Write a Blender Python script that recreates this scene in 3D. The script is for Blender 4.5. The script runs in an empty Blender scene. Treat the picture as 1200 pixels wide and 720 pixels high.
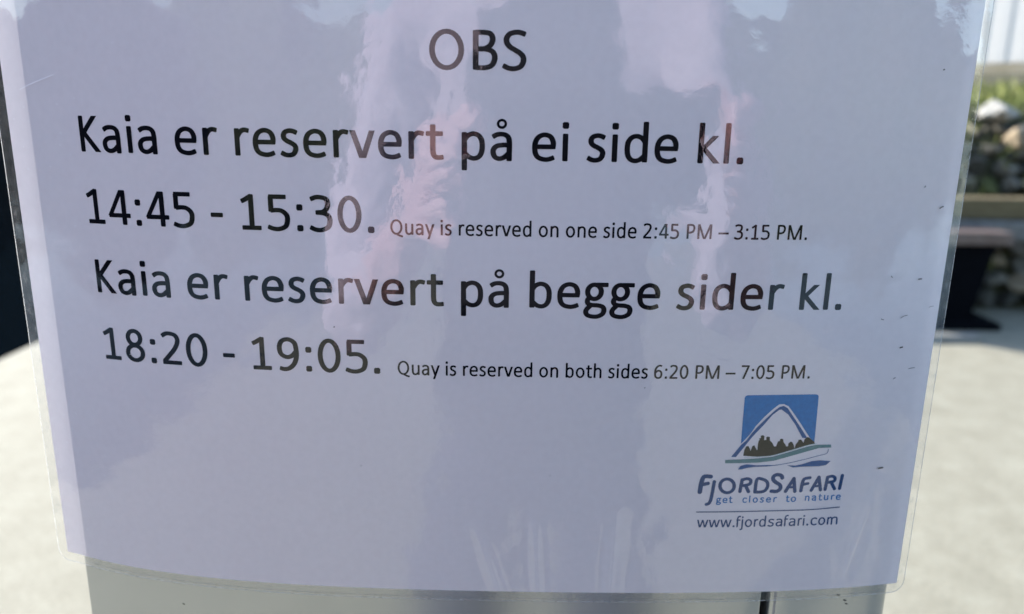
import bpy, bmesh, math, random
import numpy as np
from mathutils import Vector, Matrix
from mathutils.geometry import tessellate_polygon

scene = bpy.context.scene
COL = scene.collection
random.seed(7)

# ------------------------------------------------------------------ camera
cam_data = bpy.data.cameras.new('camera')
cam = bpy.data.objects.new('camera', cam_data)
COL.objects.link(cam)
cam_data.sensor_width = 36.0
cam_data.sensor_fit = 'HORIZONTAL'
cam_data.lens = 909.25 / 1200 * 36
cam_data.clip_start = 0.01
cam_data.clip_end = 4000
CAM = Vector((0.015191, -0.230068, 1.301202))
Mx = Matrix(((0.99979018, -0.01810867, 0.00957462),
             (0.01367699, 0.24217313, -0.97013665),
             (0.01524917, 0.97006405, 0.24236999)))
cam.matrix_world = Matrix.Translation(CAM) @ Mx.to_4x4()
cam_data.dof.use_dof = True
cam_data.dof.focus_distance = 0.236
cam_data.dof.aperture_fstop = 9.6
scene.camera = cam

# ------------------------------------------------------------------ light
SUN_AZ = math.radians(37)      # how far the sun stands behind the plane of the notice, to its left
SUN_EL = math.radians(25)
to_sun = Vector((-math.cos(SUN_AZ) * math.cos(SUN_EL), math.sin(SUN_AZ) * math.cos(SUN_EL), math.sin(SUN_EL)))
world = bpy.data.worlds.new('World')
scene.world = world
world.use_nodes = True
wn = world.node_tree
wn.nodes.clear()
sky = wn.nodes.new('ShaderNodeTexSky')
sky.sky_type = 'NISHITA'
sky.sun_disc = False
sky.sun_elevation = SUN_EL
sky.sun_rotation = math.atan2(to_sun.x, to_sun.y)
bg = wn.nodes.new('ShaderNodeBackground')
bg.inputs['Strength'].default_value = 0.11
wo = wn.nodes.new('ShaderNodeOutputWorld')
wn.links.new(sky.outputs[0], bg.inputs[0])
wn.links.new(bg.outputs[0], wo.inputs[0])
sun_data = bpy.data.lights.new('sun', 'SUN')
sun_data.energy = 3.4
sun_data.angle = math.radians(0.5)
sun_data.color = (1.0, 0.965, 0.9)
sun = bpy.data.objects.new('sun', sun_data)
COL.objects.link(sun)
sun.rotation_euler = to_sun.to_track_quat('Z', 'Y').to_euler()
sun.location = to_sun * 30
scene.view_settings.view_transform = 'Standard'
scene.view_settings.look = 'None'
scene.view_settings.gamma = 1
scene.view_settings.exposure = 2.0
scene.cycles.max_bounces = 8
scene.cycles.transparent_max_bounces = 16
scene.cycles.caustics_reflective = False
scene.cycles.caustics_refractive = False

# ------------------------------------------------------------------ helpers
def link(o, parent=None):
    COL.objects.link(o)
    if parent is not None:
        o.parent = parent
    return o

def tag(o, label=None, cat=None, group=None, kind=None):
    if label: o['label'] = label
    if cat: o['category'] = cat
    if group: o['group'] = group
    if kind: o['kind'] = kind
    return o

def empty(name, loc, label, cat, group=None):
    o = bpy.data.objects.new(name, None)
    o.location = loc
    o.empty_display_size = 0.05
    link(o)
    return tag(o, label, cat, group)

def mesh_obj(name, verts, faces, mat, parent=None, smooth=False, origin=None):
    me = bpy.data.meshes.new(name)
    if origin is not None:
        ov = Vector(origin)
        verts = [tuple(Vector(v) - ov) for v in verts]
    me.from_pydata([tuple(v) for v in verts], [], faces)
    me.update()
    if smooth:
        me.polygons.foreach_set('use_smooth', [True] * len(me.polygons))
    o = bpy.data.objects.new(name, me)
    if mat: me.materials.append(mat)
    if origin is not None: o.location = origin
    link(o)
    if parent is not None:
        o.parent = parent
        o.matrix_parent_inverse = Matrix.Translation(-parent.location)
    return o

def bm_obj(name, bm, mat, parent=None, smooth=False):
    me = bpy.data.meshes.new(name)
    bmesh.ops.recalc_face_normals(bm, faces=bm.faces)
    bm.to_mesh(me); bm.free()
    if smooth:
        me.polygons.foreach_set('use_smooth', [True] * len(me.polygons))
    if mat: me.materials.append(mat)
    o = bpy.data.objects.new(name, me)
    link(o)
    if parent is not None:
        o.parent = parent
        o.matrix_parent_inverse = Matrix.Translation(-parent.location)
    return o

def box_bm(x0, x1, y0, y1, z0, z1, bevel=0.0, seg=2):
    bm = bmesh.new()
    r = bmesh.ops.create_cube(bm, size=1)
    for v in r['verts']:
        v.co = Vector(((x0 + x1) / 2 + v.co.x * (x1 - x0), (y0 + y1) / 2 + v.co.y * (y1 - y0), (z0 + z1) / 2 + v.co.z * (z1 - z0)))
    if bevel:
        bmesh.ops.bevel(bm, geom=bm.edges[:], offset=bevel, segments=seg, affect='EDGES', profile=0.6)
    return bm

def box(name, x0, x1, y0, y1, z0, z1, mat, parent=None, bevel=0.0):
    return bm_obj(name, box_bm(x0, x1, y0, y1, z0, z1, bevel), mat, parent)

def new_mat(name):
    m = bpy.data.materials.new(name)
    m.use_nodes = True
    nt = m.node_tree
    nt.nodes.clear()
    out = nt.nodes.new('ShaderNodeOutputMaterial')
    return m, nt, out

def N(nt, kind, **kw):
    n = nt.nodes.new(kind)
    for k, v in kw.items():
        if k in n.inputs.keys(): n.inputs[k].default_value = v
        else: setattr(n, k, v)
    return n

def ramp(nt, stops):
    r = nt.nodes.new('ShaderNodeValToRGB')
    el = r.color_ramp.elements
    while len(el) < len(stops): el.new(0.5)
    for e, (p, c) in zip(el, stops):
        e.position = p
        e.color = (*c, 1) if len(c) == 3 else c
    return r

def simple(name, col, rough=0.6, metal=0.0, noise=None, bump=None, spec=0.5):
    """principled with a procedural colour variation (noise=(scale, col2)) and bump=(scale, distance)"""
    m, nt, out = new_mat(name)
    p = N(nt, 'ShaderNodeBsdfPrincipled')
    p.inputs['Base Color'].default_value = (*col, 1)
    p.inputs['Roughness'].default_value = rough
    p.inputs['Metallic'].default_value = metal
    p.inputs['Specular IOR Level'].default_value = spec
    tc = N(nt, 'ShaderNodeTexCoord')
    if noise:
        n = N(nt, 'ShaderNodeTexNoise', Scale=noise[0], Detail=6.0, Roughness=0.6)
        nt.links.new(tc.outputs['Object'], n.inputs['Vector'])
        r = ramp(nt, [(0.35, col), (0.68, noise[1])])
        nt.links.new(n.outputs[0], r.inputs[0])
        nt.links.new(r.outputs[0], p.inputs['Base Color'])
    if bump:
        n2 = N(nt, 'ShaderNodeTexNoise', Scale=bump[0], Detail=5.0)
        nt.links.new(tc.outputs['Object'], n2.inputs['Vector'])
        b = N(nt, 'ShaderNodeBump', Strength=1.0, Distance=bump[1])
        nt.links.new(n2.outputs[0], b.inputs['Height'])
        nt.links.new(b.outputs[0], p.inputs['Normal'])
    nt.links.new(p.outputs[0], out.inputs[0])
    return m

# ------------------------------------------------------------------ materials
def mat_paper():
    m, nt, out = new_mat('white_paper')
    tc = N(nt, 'ShaderNodeTexCoord')
    n = N(nt, 'ShaderNodeTexNoise', Scale=420.0, Detail=4.0)
    n2 = N(nt, 'ShaderNodeTexNoise', Scale=9.0, Detail=3.0)
    nt.links.new(tc.outputs['Object'], n.inputs['Vector'])
    nt.links.new(tc.outputs['Object'], n2.inputs['Vector'])
    r = ramp(nt, [(0.3, (0.83, 0.785, 0.81)), (0.7, (0.86, 0.815, 0.84))])
    nt.links.new(n.outputs[0], r.inputs[0])
    r2 = ramp(nt, [(0.3, (0.97, 0.965, 0.985)), (0.7, (1, 1, 1))])
    nt.links.new(n2.outputs[0], r2.inputs[0])
    mx = N(nt, 'ShaderNodeMix', data_type='RGBA', blend_type='MULTIPLY')
    mx.inputs[0].default_value = 1
    nt.links.new(r.outputs[0], mx.inputs[6]); nt.links.new(r2.outputs[0], mx.inputs[7])
    d = N(nt, 'ShaderNodeBsdfDiffuse')
    t = N(nt, 'ShaderNodeBsdfTranslucent')
    nt.links.new(mx.outputs[2], d.inputs[0]); nt.links.new(mx.outputs[2], t.inputs[0])
    s = N(nt, 'ShaderNodeMixShader'); s.inputs[0].default_value = 0.17
    nt.links.new(d.outputs[0], s.inputs[1]); nt.links.new(t.outputs[0], s.inputs[2])
    nt.links.new(s.outputs[0], out.inputs[0])
    return m

def mat_ink(name, col):
    m, nt, out = new_mat(name)
    d = N(nt, 'ShaderNodeBsdfDiffuse')
    tc = N(nt, 'ShaderNodeTexCoord')
    n = N(nt, 'ShaderNodeTexNoise', Scale=900.0, Detail=3.0)
    nt.links.new(tc.outputs['Object'], n.inputs['Vector'])
    r = ramp(nt, [(0.3, tuple(c * 0.9 for c in col)), (0.75, tuple(min(1, c * 1.12 + 0.002) for c in col))])
    nt.links.new(n.outputs[0], r.inputs[0])
    nt.links.new(r.outputs[0], d.inputs[0])
    nt.links.new(d.outputs[0], out.inputs[0])
    return m

FILM_IOR = 1.64
def mat_film(name, haze=0.0, bumps=1.0):
    """clear laminate: mirror-like reflection by Fresnel over plain transparency, gently wavy"""
    m, nt, out = new_mat(name)
    tc = N(nt, 'ShaderNodeTexCoord')
    mp = N(nt, 'ShaderNodeMapping')
    mp.inputs['Scale'].default_value = (1, 1, 1)
    nt.links.new(tc.outputs['Object'], mp.inputs[0])
    n1 = N(nt, 'ShaderNodeTexNoise', Scale=62.0, Detail=1.5, Roughness=0.45)
    n2 = N(nt, 'ShaderNodeTexNoise', Scale=340.0, Detail=3.0, Roughness=0.6)
    for n in (n1, n2): nt.links.new(mp.outputs[0], n.inputs['Vector'])
    a = N(nt, 'ShaderNodeMath', operation='MULTIPLY_ADD'); a.inputs[1].default_value = 0.07
    nt.links.new(n2.outputs[0], a.inputs[0]); nt.links.new(n1.outputs[0], a.inputs[2])
    b = N(nt, 'ShaderNodeBump', Strength=1.0, Distance=0.00038 * bumps)
    nt.links.new(a.outputs[0], b.inputs['Height'])
    f = N(nt, 'ShaderNodeFresnel')
    # the film has air on both sides: the same reflectance whichever face is met
    geo = N(nt, 'ShaderNodeNewGeometry')
    ior = N(nt, 'ShaderNodeMix', data_type='FLOAT'); ior.inputs[2].default_value = FILM_IOR; ior.inputs[3].default_value = 1 / FILM_IOR
    nt.links.new(geo.outputs['Backfacing'], ior.inputs[0]); nt.links.new(ior.outputs[0], f.inputs['IOR'])
    nt.links.new(b.outputs[0], f.inputs['Normal'])
    g = N(nt, 'ShaderNodeBsdfGlossy', Roughness=0.025)
    g.inputs[0].default_value = (1, 1, 1, 1)
    nt.links.new(b.outputs[0], g.inputs['Normal'])
    t = N(nt, 'ShaderNodeBsdfTransparent'); t.inputs[0].default_value = (0.985, 0.985, 0.985, 1)
    base = t
    if haze:
        d = N(nt, 'ShaderNodeBsdfDiffuse'); d.inputs[0].default_value = (0.75, 0.76, 0.76, 1)
        tr = N(nt, 'ShaderNodeBsdfTranslucent'); tr.inputs[0].default_value = (0.75, 0.76, 0.76, 1)
        dm = N(nt, 'ShaderNodeMixShader'); dm.inputs[0].default_value = 0.5
        nt.links.new(d.outputs[0], dm.inputs[1]); nt.links.new(tr.outputs[0], dm.inputs[2])
        n3 = N(nt, 'ShaderNodeTexNoise', Scale=260.0, Detail=4.0)
        nt.links.new(mp.outputs[0], n3.inputs['Vector'])
        rr = ramp(nt, [(0.3, (haze * 0.5,) * 3), (0.6, (haze,) * 3), (0.8, (min(.9, haze * 3.6),) * 3)])
        nt.links.new(n3.outputs[0], rr.inputs[0])
        hm = N(nt, 'ShaderNodeMixShader')
        nt.links.new(rr.outputs[0], hm.inputs[0])
        nt.links.new(t.outputs[0], hm.inputs[1]); nt.links.new(dm.outputs[0], hm.inputs[2])
        base = hm
    mix = N(nt, 'ShaderNodeMixShader')
    nt.links.new(f.outputs[0], mix.inputs[0])
    nt.links.new(base.outputs[0], mix.inputs[1]); nt.links.new(g.outputs[0], mix.inputs[2])
    nt.links.new(mix.outputs[0], out.inputs[0])
    return m

def mat_brushed():
    m, nt, out = new_mat('brushed_steel')
    tc = N(nt, 'ShaderNodeTexCoord')
    mp = N(nt, 'ShaderNodeMapping'); mp.inputs['Scale'].default_value = (1500, 1500, 6)
    nt.links.new(tc.outputs['Object'], mp.inputs[0])
    n = N(nt, 'ShaderNodeTexNoise', Scale=1.0, Detail=3.0)
    nt.links.new(mp.outputs[0], n.inputs['Vector'])
    st = N(nt, 'ShaderNodeTexNoise', Scale=22.0, Detail=5.0)
    nt.links.new(tc.outputs['Object'], st.inputs['Vector'])
    r = ramp(nt, [(0.3, (0.44, 0.46, 0.465)), (0.7, (0.51, 0.53, 0.53))])
    nt.links.new(st.outputs[0], r.inputs[0])
    b = N(nt, 'ShaderNodeBump', Strength=0.25, Distance=0.00002)
    nt.links.new(n.outputs[0], b.inputs['Height'])
    p = N(nt, 'ShaderNodeBsdfPrincipled', Roughness=0.2)
    p.inputs['Metallic'].default_value = 0.85
    nt.links.new(r.outputs[0], p.inputs['Base Color'])
    nt.links.new(b.outputs[0], p.inputs['Normal'])
    nt.links.new(p.outputs[0], out.inputs[0])
    return m

def mat_concrete():
    m, nt, out = new_mat('pale_concrete')
    tc = N(nt, 'ShaderNodeTexCoord')
    n = N(nt, 'ShaderNodeTexNoise', Scale=7.5, Detail=7.0, Roughness=0.62)
    n2 = N(nt, 'ShaderNodeTexNoise', Scale=60.0, Detail=5.0, Roughness=0.7)
    n4 = N(nt, 'ShaderNodeTexNoise', Scale=1.1, Detail=3.0)
    for k in (n, n2, n4): nt.links.new(tc.outputs['Object'], k.inputs['Vector'])
    r = ramp(nt, [(0.3, (0.247, 0.229, 0.172)), (0.55, (0.296, 0.276, 0.212)), (0.72, (0.331, 0.315, 0.247))])
    nt.links.new(n.outputs[0], r.inputs[0])
    r2 = ramp(nt, [(0.3, (0.74, 0.74, 0.73)), (0.6, (1, 1, 1))])
    nt.links.new(n2.outputs[0], r2.inputs[0])
    r4 = ramp(nt, [(0.35, (0.97, 0.97, 0.965)), (0.65, (1, 1, 1))])
    nt.links.new(n4.outputs[0], r4.inputs[0])
    mx = N(nt, 'ShaderNodeMix', data_type='RGBA', blend_type='MULTIPLY'); mx.inputs[0].default_value = 1
    nt.links.new(r.outputs[0], mx.inputs[6]); nt.links.new(r2.outputs[0], mx.inputs[7])
    mx2 = N(nt, 'ShaderNodeMix', data_type='RGBA', blend_type='MULTIPLY'); mx2.inputs[0].default_value = 1
    nt.links.new(mx.outputs[2], mx2.inputs[6]); nt.links.new(r4.outputs[0], mx2.inputs[7])
    p = N(nt, 'ShaderNodeBsdfPrincipled', Roughness=0.85)
    nt.links.new(mx2.outputs[2], p.inputs['Base Color'])
    b = N(nt, 'ShaderNodeBump', Strength=0.7, Distance=0.006)
    nt.links.new(n2.outputs[0], b.inputs['Height'])
    nt.links.new(b.outputs[0], p.inputs['Normal'])
    nt.links.new(p.outputs[0], out.inputs[0])
    return m

def mat_water():
    m, nt, out = new_mat('dark_fjord_water')
    tc = N(nt, 'ShaderNodeTexCoord')
    n = N(nt, 'ShaderNodeTexNoise', Scale=1.6, Detail=5.0)
    nt.links.new(tc.outputs['Object'], n.inputs['Vector'])
    b = N(nt, 'ShaderNodeBump', Strength=0.1, Distance=0.02)
    nt.links.new(n.outputs[0], b.inputs['Height'])
    p = N(nt, 'ShaderNodeBsdfPrincipled', Roughness=0.06, IOR=1.33)
    p.inputs['Base Color'].default_value = (0.001, 0.0025, 0.004, 1)
    nt.links.new(b.outputs[0], p.inputs['Normal'])
    nt.links.new(p.outputs[0], out.inputs[0])
    return m

M = dict(
    paper=mat_paper(), film=mat_film('clear_film'), border=mat_film('sealed_film', haze=0.085, bumps=1.8),
    ink=mat_ink('black_ink', (0.005, 0.005, 0.008)), navy=mat_ink('navy_ink', (0.008, 0.05, 0.16)),
    blue=mat_ink('blue_ink', (0.006, 0.15, 0.40)), mblue=mat_ink('dark_blue_ink', (0.01, 0.08, 0.24)),
    tree=mat_ink('dark_olive_ink', (0.018, 0.019, 0.014)), green=mat_ink('grey_green_ink', (0.10, 0.21, 0.22)),
    pale=mat_ink('pale_grey_ink', (0.55, 0.62, 0.63)),
    steel=mat_brushed(), dark=simple('black_cavity', (0.012, 0.012, 0.013), 0.8),
    concrete=mat_concrete(), water=mat_water(),
    rim=mat_film('film_cut_edge', haze=0.42, bumps=2.0),
    dust=simple('white_dust', (0.85, 0.85, 0.88), 0.8),
    dirt=simple('dark_dirt', (0.05, 0.045, 0.04), 0.8),
    dirtg=simple('grey_dirt', (0.22, 0.21, 0.22), 0.8),
)

# ------------------------------------------------------------------ shape of the notice (millimetres -> world)
H0 = 1.25
C2, C3, C4 = 6.505572, -4.630340, 8.440948
def bow(s):
    u = s / 150.0
    z = -(C2 * u ** 2 + C3 * u ** 3 + C4 * u ** 4)
    d = np.clip(-141.5 - np.asarray(s, dtype=float), 0, None)      # the free left edge flares a little off the cabinet
    z = z + 0.009 * np.minimum(d, 7) ** 2 + 0.126 * np.clip(d - 7, 0, None)
    return z
_S = np.linspace(-170, 170, 681)
_dz = np.gradient(bow(_S), _S)
_dx = np.sqrt(np.clip(1 - _dz ** 2, 0.2, 1))
_X = np.concatenate([[0], np.cumsum((_dx[1:] + _dx[:-1]) / 2 * np.diff(_S))])
_X -= np.interp(0, _S, _X)
def at(s, t, off=0.0):
    """point of the notice: s mm right, t mm up of its centre, off mm in front of the paper"""
    x = np.interp(s, _S, _X); z = bow(np.asarray(s, dtype=float)); d = np.interp(s, _S, _dz)
    L = np.sqrt(1 + d * d)
    return np.stack([(x - d / L * off) / 1000, -(z + off / L) / 1000, np.asarray(t, dtype=float) / 1000 + H0 + 0 * x], -1)
def at1(s, t, off=0.0):
    return tuple(at(np.array([s]), np.array([t]), off)[0])

# ------------------------------------------------------------------ lettering drawn as strokes (units: 1/1000 em)
def L(*p): return ('L', p)
def S(*p): return ('S', p)
def D(x0, y0, x1, y1, w=92): return ('D', (x0, y0, x1, y1, w))
def E(cx, cy, rx, ry, w=None): return ('E', (cx, cy, rx, ry, w))
def DOT(cx, cy, r): return ('O', (cx, cy, r))
BOWL = [(118, 335), (175, 405), (265, 441), (355, 415), (410, 340), (424, 235), (410, 125), (362, 52), (285, 25), (200, 48), (118, 118)]
SIX = [(412, 588), (330, 606), (235, 582), (145, 495), (100, 370), (97, 215), (130, 85), (245, 26), (365, 65), (412, 180), (385, 310), (285, 368), (185, 345), (105, 262)]
G = {
 'a': (479, [S((84, 396), (140, 428), (212, 441), (295, 428), (348, 378), (362, 290), (362, 200), (362, 0)), S((362, 258), (245, 258), (152, 240), (96, 190), (88, 125), (116, 58), (188, 27), (275, 52), (362, 128))]),
 'b': (525, [L((118, 0), (118, 684)), S(*BOWL)]),
 'c': (423, [S((375, 398), (300, 438), (225, 438), (140, 395), (95, 300), (95, 175), (140, 70), (225, 26), (310, 33), (378, 72))]),
 'd': (525, [L((407, 0), (407, 684)), S(*[(525 - x, y) for x, y in BOWL])]),
 'e': (498, [L((93, 240), (448, 240)), S((406, 240), (404, 325), (356, 410), (258, 441), (160, 405), (106, 325), (92, 225), (108, 120), (165, 52), (268, 25), (350, 34), (418, 60))]),
 'f': (305, [S((88, 0), (88, 250), (88, 480), (105, 590), (165, 648), (235, 655), (290, 645)), L((15, 432), (280, 432))]),
 'g': (471, [E(212, 308, 122, 131), L((235, 438), (460, 438)), S((135, 205), (98, 165), (93, 115), (127, 76), (200, 62), (290, 57), (368, 32), (395, -28), (370, -100), (290, -145), (200, -152), (105, -128), (68, -72), (85, -15), (150, 55))]),
 'h': (525, [L((118, 0), (118, 684)), S((118, 335), (180, 408), (265, 441), (350, 420), (398, 355), (407, 265), (407, 130), (407, 0))]),
 'i': (229, [L((115, 0), (115, 466)), DOT(115, 602, 56)]),
 'j': (239, [S((120, 466), (120, 200), (120, -60), (100, -135), (40, -155), (-15, -150)), DOT(120, 602, 56)]),
 'k': (455, [L((118, 0), (118, 684)), D(150, 240, 366, 466, 100), D(405, 0, 160, 262, 106)]),
 'l': (229, [L((115, 0), (115, 684))]),
 'm': (799, [L((117, 0), (117, 466)), S((117, 335), (175, 405), (247, 441), (320, 420), (352, 355), (358, 265), (358, 130), (358, 0)), S((358, 335), (420, 405), (532, 441), (630, 420), (674, 355), (682, 265), (682, 130), (682, 0))]),
 'n': (525, [L((117, 0), (117, 466)), S((117, 335), (180, 408), (265, 441), (350, 420), (398, 355), (407, 265), (407, 130), (407, 0))]),
 'o': (527, [E(263, 233, 170, 208)]),
 'p': (525, [L((118, -180), (118, 466)), S(*BOWL)]),
 'r': (349, [L((117, 0), (117, 466)), S((117, 315), (165, 390), (215, 432), (262, 441), (325, 428))]),
 's': (391, [S((325, 408), (270, 432), (205, 441), (130, 418), (98, 365), (108, 308), (155, 268), (215, 240), (275, 203), (303, 155), (293, 95), (255, 45), (190, 25), (120, 32), (52, 64))]),
 't': (335, [S((140, 572), (140, 350), (140, 160), (150, 85), (182, 42), (235, 31), (312, 38)), L((20, 432), (312, 432))]),
 'u': (525, [L((408, 0), (408, 466)), S((117, 466), (117, 330), (117, 200), (128, 110), (170, 48), (250, 26), (335, 58), (408, 135))]),
 'v': (452, [D(56, 466, 216, 0, 94), D(396, 466, 236, 0, 94)]),
 'w': (715, [D(58, 466, 192, 0, 92), D(357, 466, 216, 0, 84), D(357, 466, 500, 0, 84), D(658, 466, 522, 0, 92)]),
 'y': (453, [D(54, 466, 222, 10, 94), D(400, 466, 160, -180, 94)]),
 'K': (520, [L((141, 0), (141, 632)), D(172, 325, 430, 632, 106), D(455, 0, 180, 345, 110)]),
 'O': (662, [E(331, 316, 239, 290)]),
 'Q': (676, [E(331, 316, 239, 290), S((350, 20), (430, -22), (530, -62), (625, -82))]),
 'B': (544, [L((143, 0), (143, 632)), S((143, 597), (265, 597), (365, 583), (412, 530), (412, 455), (365, 380), (265, 337), (143, 337)), S((200, 337), (300, 334), (400, 305), (447, 245), (450, 165), (405, 75), (300, 36), (143, 36))]),
 'S': (459, [S((398, 575), (330, 600), (250, 606), (155, 580), (102, 515), (105, 440), (155, 375), (235, 327), (315, 280), (370, 220), (375, 140), (330, 62), (235, 27), (140, 34), (52, 72))]),
 'P': (517, [L((141, 0), (141, 632)), S((141, 597), (265, 597), (380, 580), (432, 510), (435, 425), (390, 325), (280, 276), (141, 276))]),
 'M': (855, [L((137, 0), (137, 632)), L((717, 0), (717, 632)), D(150, 632, 415, 0, 90), D(704, 632, 439, 0, 90)]),
 '0': (507, [E(253, 316, 168, 290)]),
 '1': (507, [L((84, 36), (440, 36)), L((268, 0), (268, 632)), S((275, 600), (220, 572), (160, 535), (98, 505))]),
 '2': (507, [S((76, 556), (150, 598), (235, 606), (335, 580), (382, 505), (368, 410), (305, 300), (205, 185), (85, 55)), L((50, 36), (442, 36))]),
 '3': (507, [S((76, 570), (160, 602), (240, 606), (342, 580), (376, 505), (355, 410), (285, 350), (165, 336)), S((165, 336), (295, 325), (385, 275), (408, 182), (370, 80), (255, 27), (145, 32), (55, 70))]),
 '4': (507, [D(318, 632, 58, 168, 86), L((30, 170), (478, 170)), L((348, 0), (348, 632))]),
 '5': (507, [L((84, 597), (405, 597)), L((122, 330), (122, 610)), S((122, 352), (225, 362), (320, 348), (400, 280), (414, 190), (378, 80), (265, 28), (155, 30), (62, 62))]),
 '6': (507, [S(*SIX)]),
 '7': (507, [L((52, 597), (455, 597)), D(408, 597, 178, 0, 96)]),
 '8': (507, [E(253, 470, 132, 136), E(253, 172, 160, 146)]),
 '9': (507, [S(*[(507 - x, 632 - y) for x, y in SIX])]),
 ':': (267, [DOT(134, 50, 56), DOT(134, 418, 56)]),
 '.': (252, [DOT(126, 50, 58)]),
 '-': (306, [L((38, 247), (268, 247))]),
 '\u2013': (498, [L((0, 250), (498, 250))]),
 ' ': (226, []),
}
G['\u00e5'] = (479, G['a'][1] + [E(232, 612, 66, 62, 44)])
ARIAL = {'w': 722, '.': 278, 'f': 278, 'j': 222, 'o': 556, 'r': 333, 'd': 556, 's': 500, 'a': 556, 'i': 222, 'c': 500, 'm': 833}

def catmull(P, n=6):
    if len(P) < 3: return list(P)
    out = []
    Q = [(2 * P[0][0] - P[1][0], 2 * P[0][1] - P[1][1])] + list(P) + [(2 * P[-1][0] - P[-2][0], 2 * P[-1][1] - P[-2][1])]
    for i in range(1, len(Q) - 2):
        p0, p1, p2, p3 = Q[i - 1:i + 3]
        for k in range(n):
            t = k / n
            out.append(tuple(0.5 * (2 * b + (c - a) * t + (2 * a - 5 * b + 4 * c - d) * t * t + (3 * b - a - 3 * c + d) * t ** 3) for a, b, c, d in zip(p0, p1, p2, p3)))
    out.append(tuple(P[-1]))
    return out

def resample(P, step):
    out = [P[0]]
    for a, b in zip(P[:-1], P[1:]):
        n = max(1, int(math.hypot(b[0] - a[0], b[1] - a[1]) / step))
        for k in range(1, n + 1):
            out.append((a[0] + (b[0] - a[0]) * k / n, a[1] + (b[1] - a[1]) * k / n))
    return out

def ribbon(P, wv, wh, round_caps=False, closed=False):
    """polygons (list of quads/ngons of 2D points) of a stroke along P; vertical runs wv wide, horizontal runs wh"""
    n = len(P)
    L_, R_ = [], []
    for i in range(n):
        if closed: a, b = P[(i - 1) % (n - 1)], P[(i + 1) % (n - 1)]
        else: a, b = P[max(0, i - 1)], P[min(n - 1, i + 1)]
        tx, ty = b[0] - a[0], b[1] - a[1]
        l = math.hypot(tx, ty) or 1
        tx /= l; ty /= l
        h = 0.5 * math.sqrt((wv * ty) ** 2 + (wh * tx) ** 2)
        L_.append((P[i][0] - ty * h, P[i][1] + tx * h)); R_.append((P[i][0] + ty * h, P[i][1] - tx * h))
    polys = [[L_[i], R_[i], R_[i + 1], L_[i + 1]] for i in range(n - 1)]
    if not closed:
        for i, j in ((0, 1), (n - 1, n - 2)):
            tx, ty = P[i][0] - P[j][0], P[i][1] - P[j][1]
            l = math.hypot(tx, ty) or 1
            tx /= l; ty /= l
            h = math.hypot(L_[i][0] - P[i][0], L_[i][1] - P[i][1])
            if round_caps:
                cap = [(P[i][0] + h * (math.cos(a) * tx - math.sin(a) * ty), P[i][1] + h * (math.cos(a) * ty + math.sin(a) * tx)) for a in [math.pi * (k / 8 - .5) for k in range(9)]]
            else:      # a slightly softened flat end
                e = h * 0.28
                cap = [(P[i][0] + ty * h, P[i][1] - tx * h), (P[i][0] + ty * h * .72 + tx * e, P[i][1] - tx * h * .72 + ty * e), (P[i][0] - ty * h * .72 + tx * e, P[i][1] + tx * h * .72 + ty * e), (P[i][0] - ty * h, P[i][1] + tx * h)]
                if h < 0: cap.reverse()
            polys.append(cap)
    return polys

def ellipse(cx, cy, rx, ry, n=28):
    return [(cx + rx * math.cos(2 * math.pi * k / n), cy + ry * math.sin(2 * math.pi * k / n)) for k in range(n + 1)]

def glyph_polys(ch, wv, wh, rc):
    """list of strokes, each a list of polygons"""
    out = []
    for kind, p in G[ch][1]:
        if kind == 'L':
            # trim so that the softened cap ends where the stroke should end
            (x0, y0), (x1, y1) = p
            l = math.hypot(x1 - x0, y1 - y0); e = (0.14 if not rc else 0.5) * (wv if abs(y1 - y0) > abs(x1 - x0) else wh)
            ux, uy = (x1 - x0) / l * e, (y1 - y0) / l * e
            out.append(ribbon([(x0 + ux, y0 + uy), (x1 - ux, y1 - uy)], wv, wh, rc))
        elif kind == 'S':
            out.append(ribbon(catmull(p), wv, wh, rc))
        elif kind == 'E':
            cx, cy, rx, ry, w = p
            out.append(ribbon(ellipse(cx, cy, rx, ry), w or wv, w or wh, closed=True))
        elif kind == 'O':
            cx, cy, r = p
            k = r * 0.62
            out.append([[(cx - r, cy - k), (cx - k, cy - r), (cx + k, cy - r), (cx + r, cy - k), (cx + r, cy + k), (cx + k, cy + r), (cx - k, cy + r), (cx - r, cy + k)]])
        elif kind == 'D':
            x0, y0, x1, y1, w = p
            w = w * wv / 88
            out.append([[(x0 - w / 2, y0), (x0 + w / 2, y0), (x1 + w / 2, y1), (x1 - w / 2, y1)]])
    return out

def text_strokes(text, x, y, em, xscale=1.0, wv=94, wh=80, adv=None, track=0, rc=False, gscale=1.0):
    """strokes in sheet millimetres"""
    res = []
    cx = x
    for ch in text:
        a = G[ch][0]
        a2 = adv[ch] if adv else a * gscale
        k = a2 / (a * gscale)
        for st in glyph_polys(ch, wv / gscale / k if adv else wv / gscale, wh / gscale, rc):
            res.append([[(cx + px * em / 1000 * xscale * k * gscale, y + py * em / 1000 * gscale) for px, py in poly] for poly in st])
        cx += (a2 + track) * em / 1000 * xscale
    return res, cx - x

def lay_strokes(name, strokes, mat, parent, base=0.06, step=0.008, cuts=None):
    verts, faces = [], []
    for i, st in enumerate(strokes):
        off = base + (i % 6) * step
        for poly in st:
            a = sum(poly[j][0] * poly[(j + 1) % len(poly)][1] - poly[(j + 1) % len(poly)][0] * poly[j][1] for j in range(len(poly)))
            if a < 0: poly = poly[::-1]
            P = at(np.array([q[0] for q in poly]), np.array([q[1] for q in poly]), off)
            b = len(verts)
            verts += [tuple(v) for v in P]
            faces.append(list(range(b, b + len(poly))))
    s0 = np.mean([v for v in verts], axis=0)
    o = mesh_obj(name, verts, faces, mat, parent, origin=tuple(float(c) for c in s0))
    return o

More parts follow.
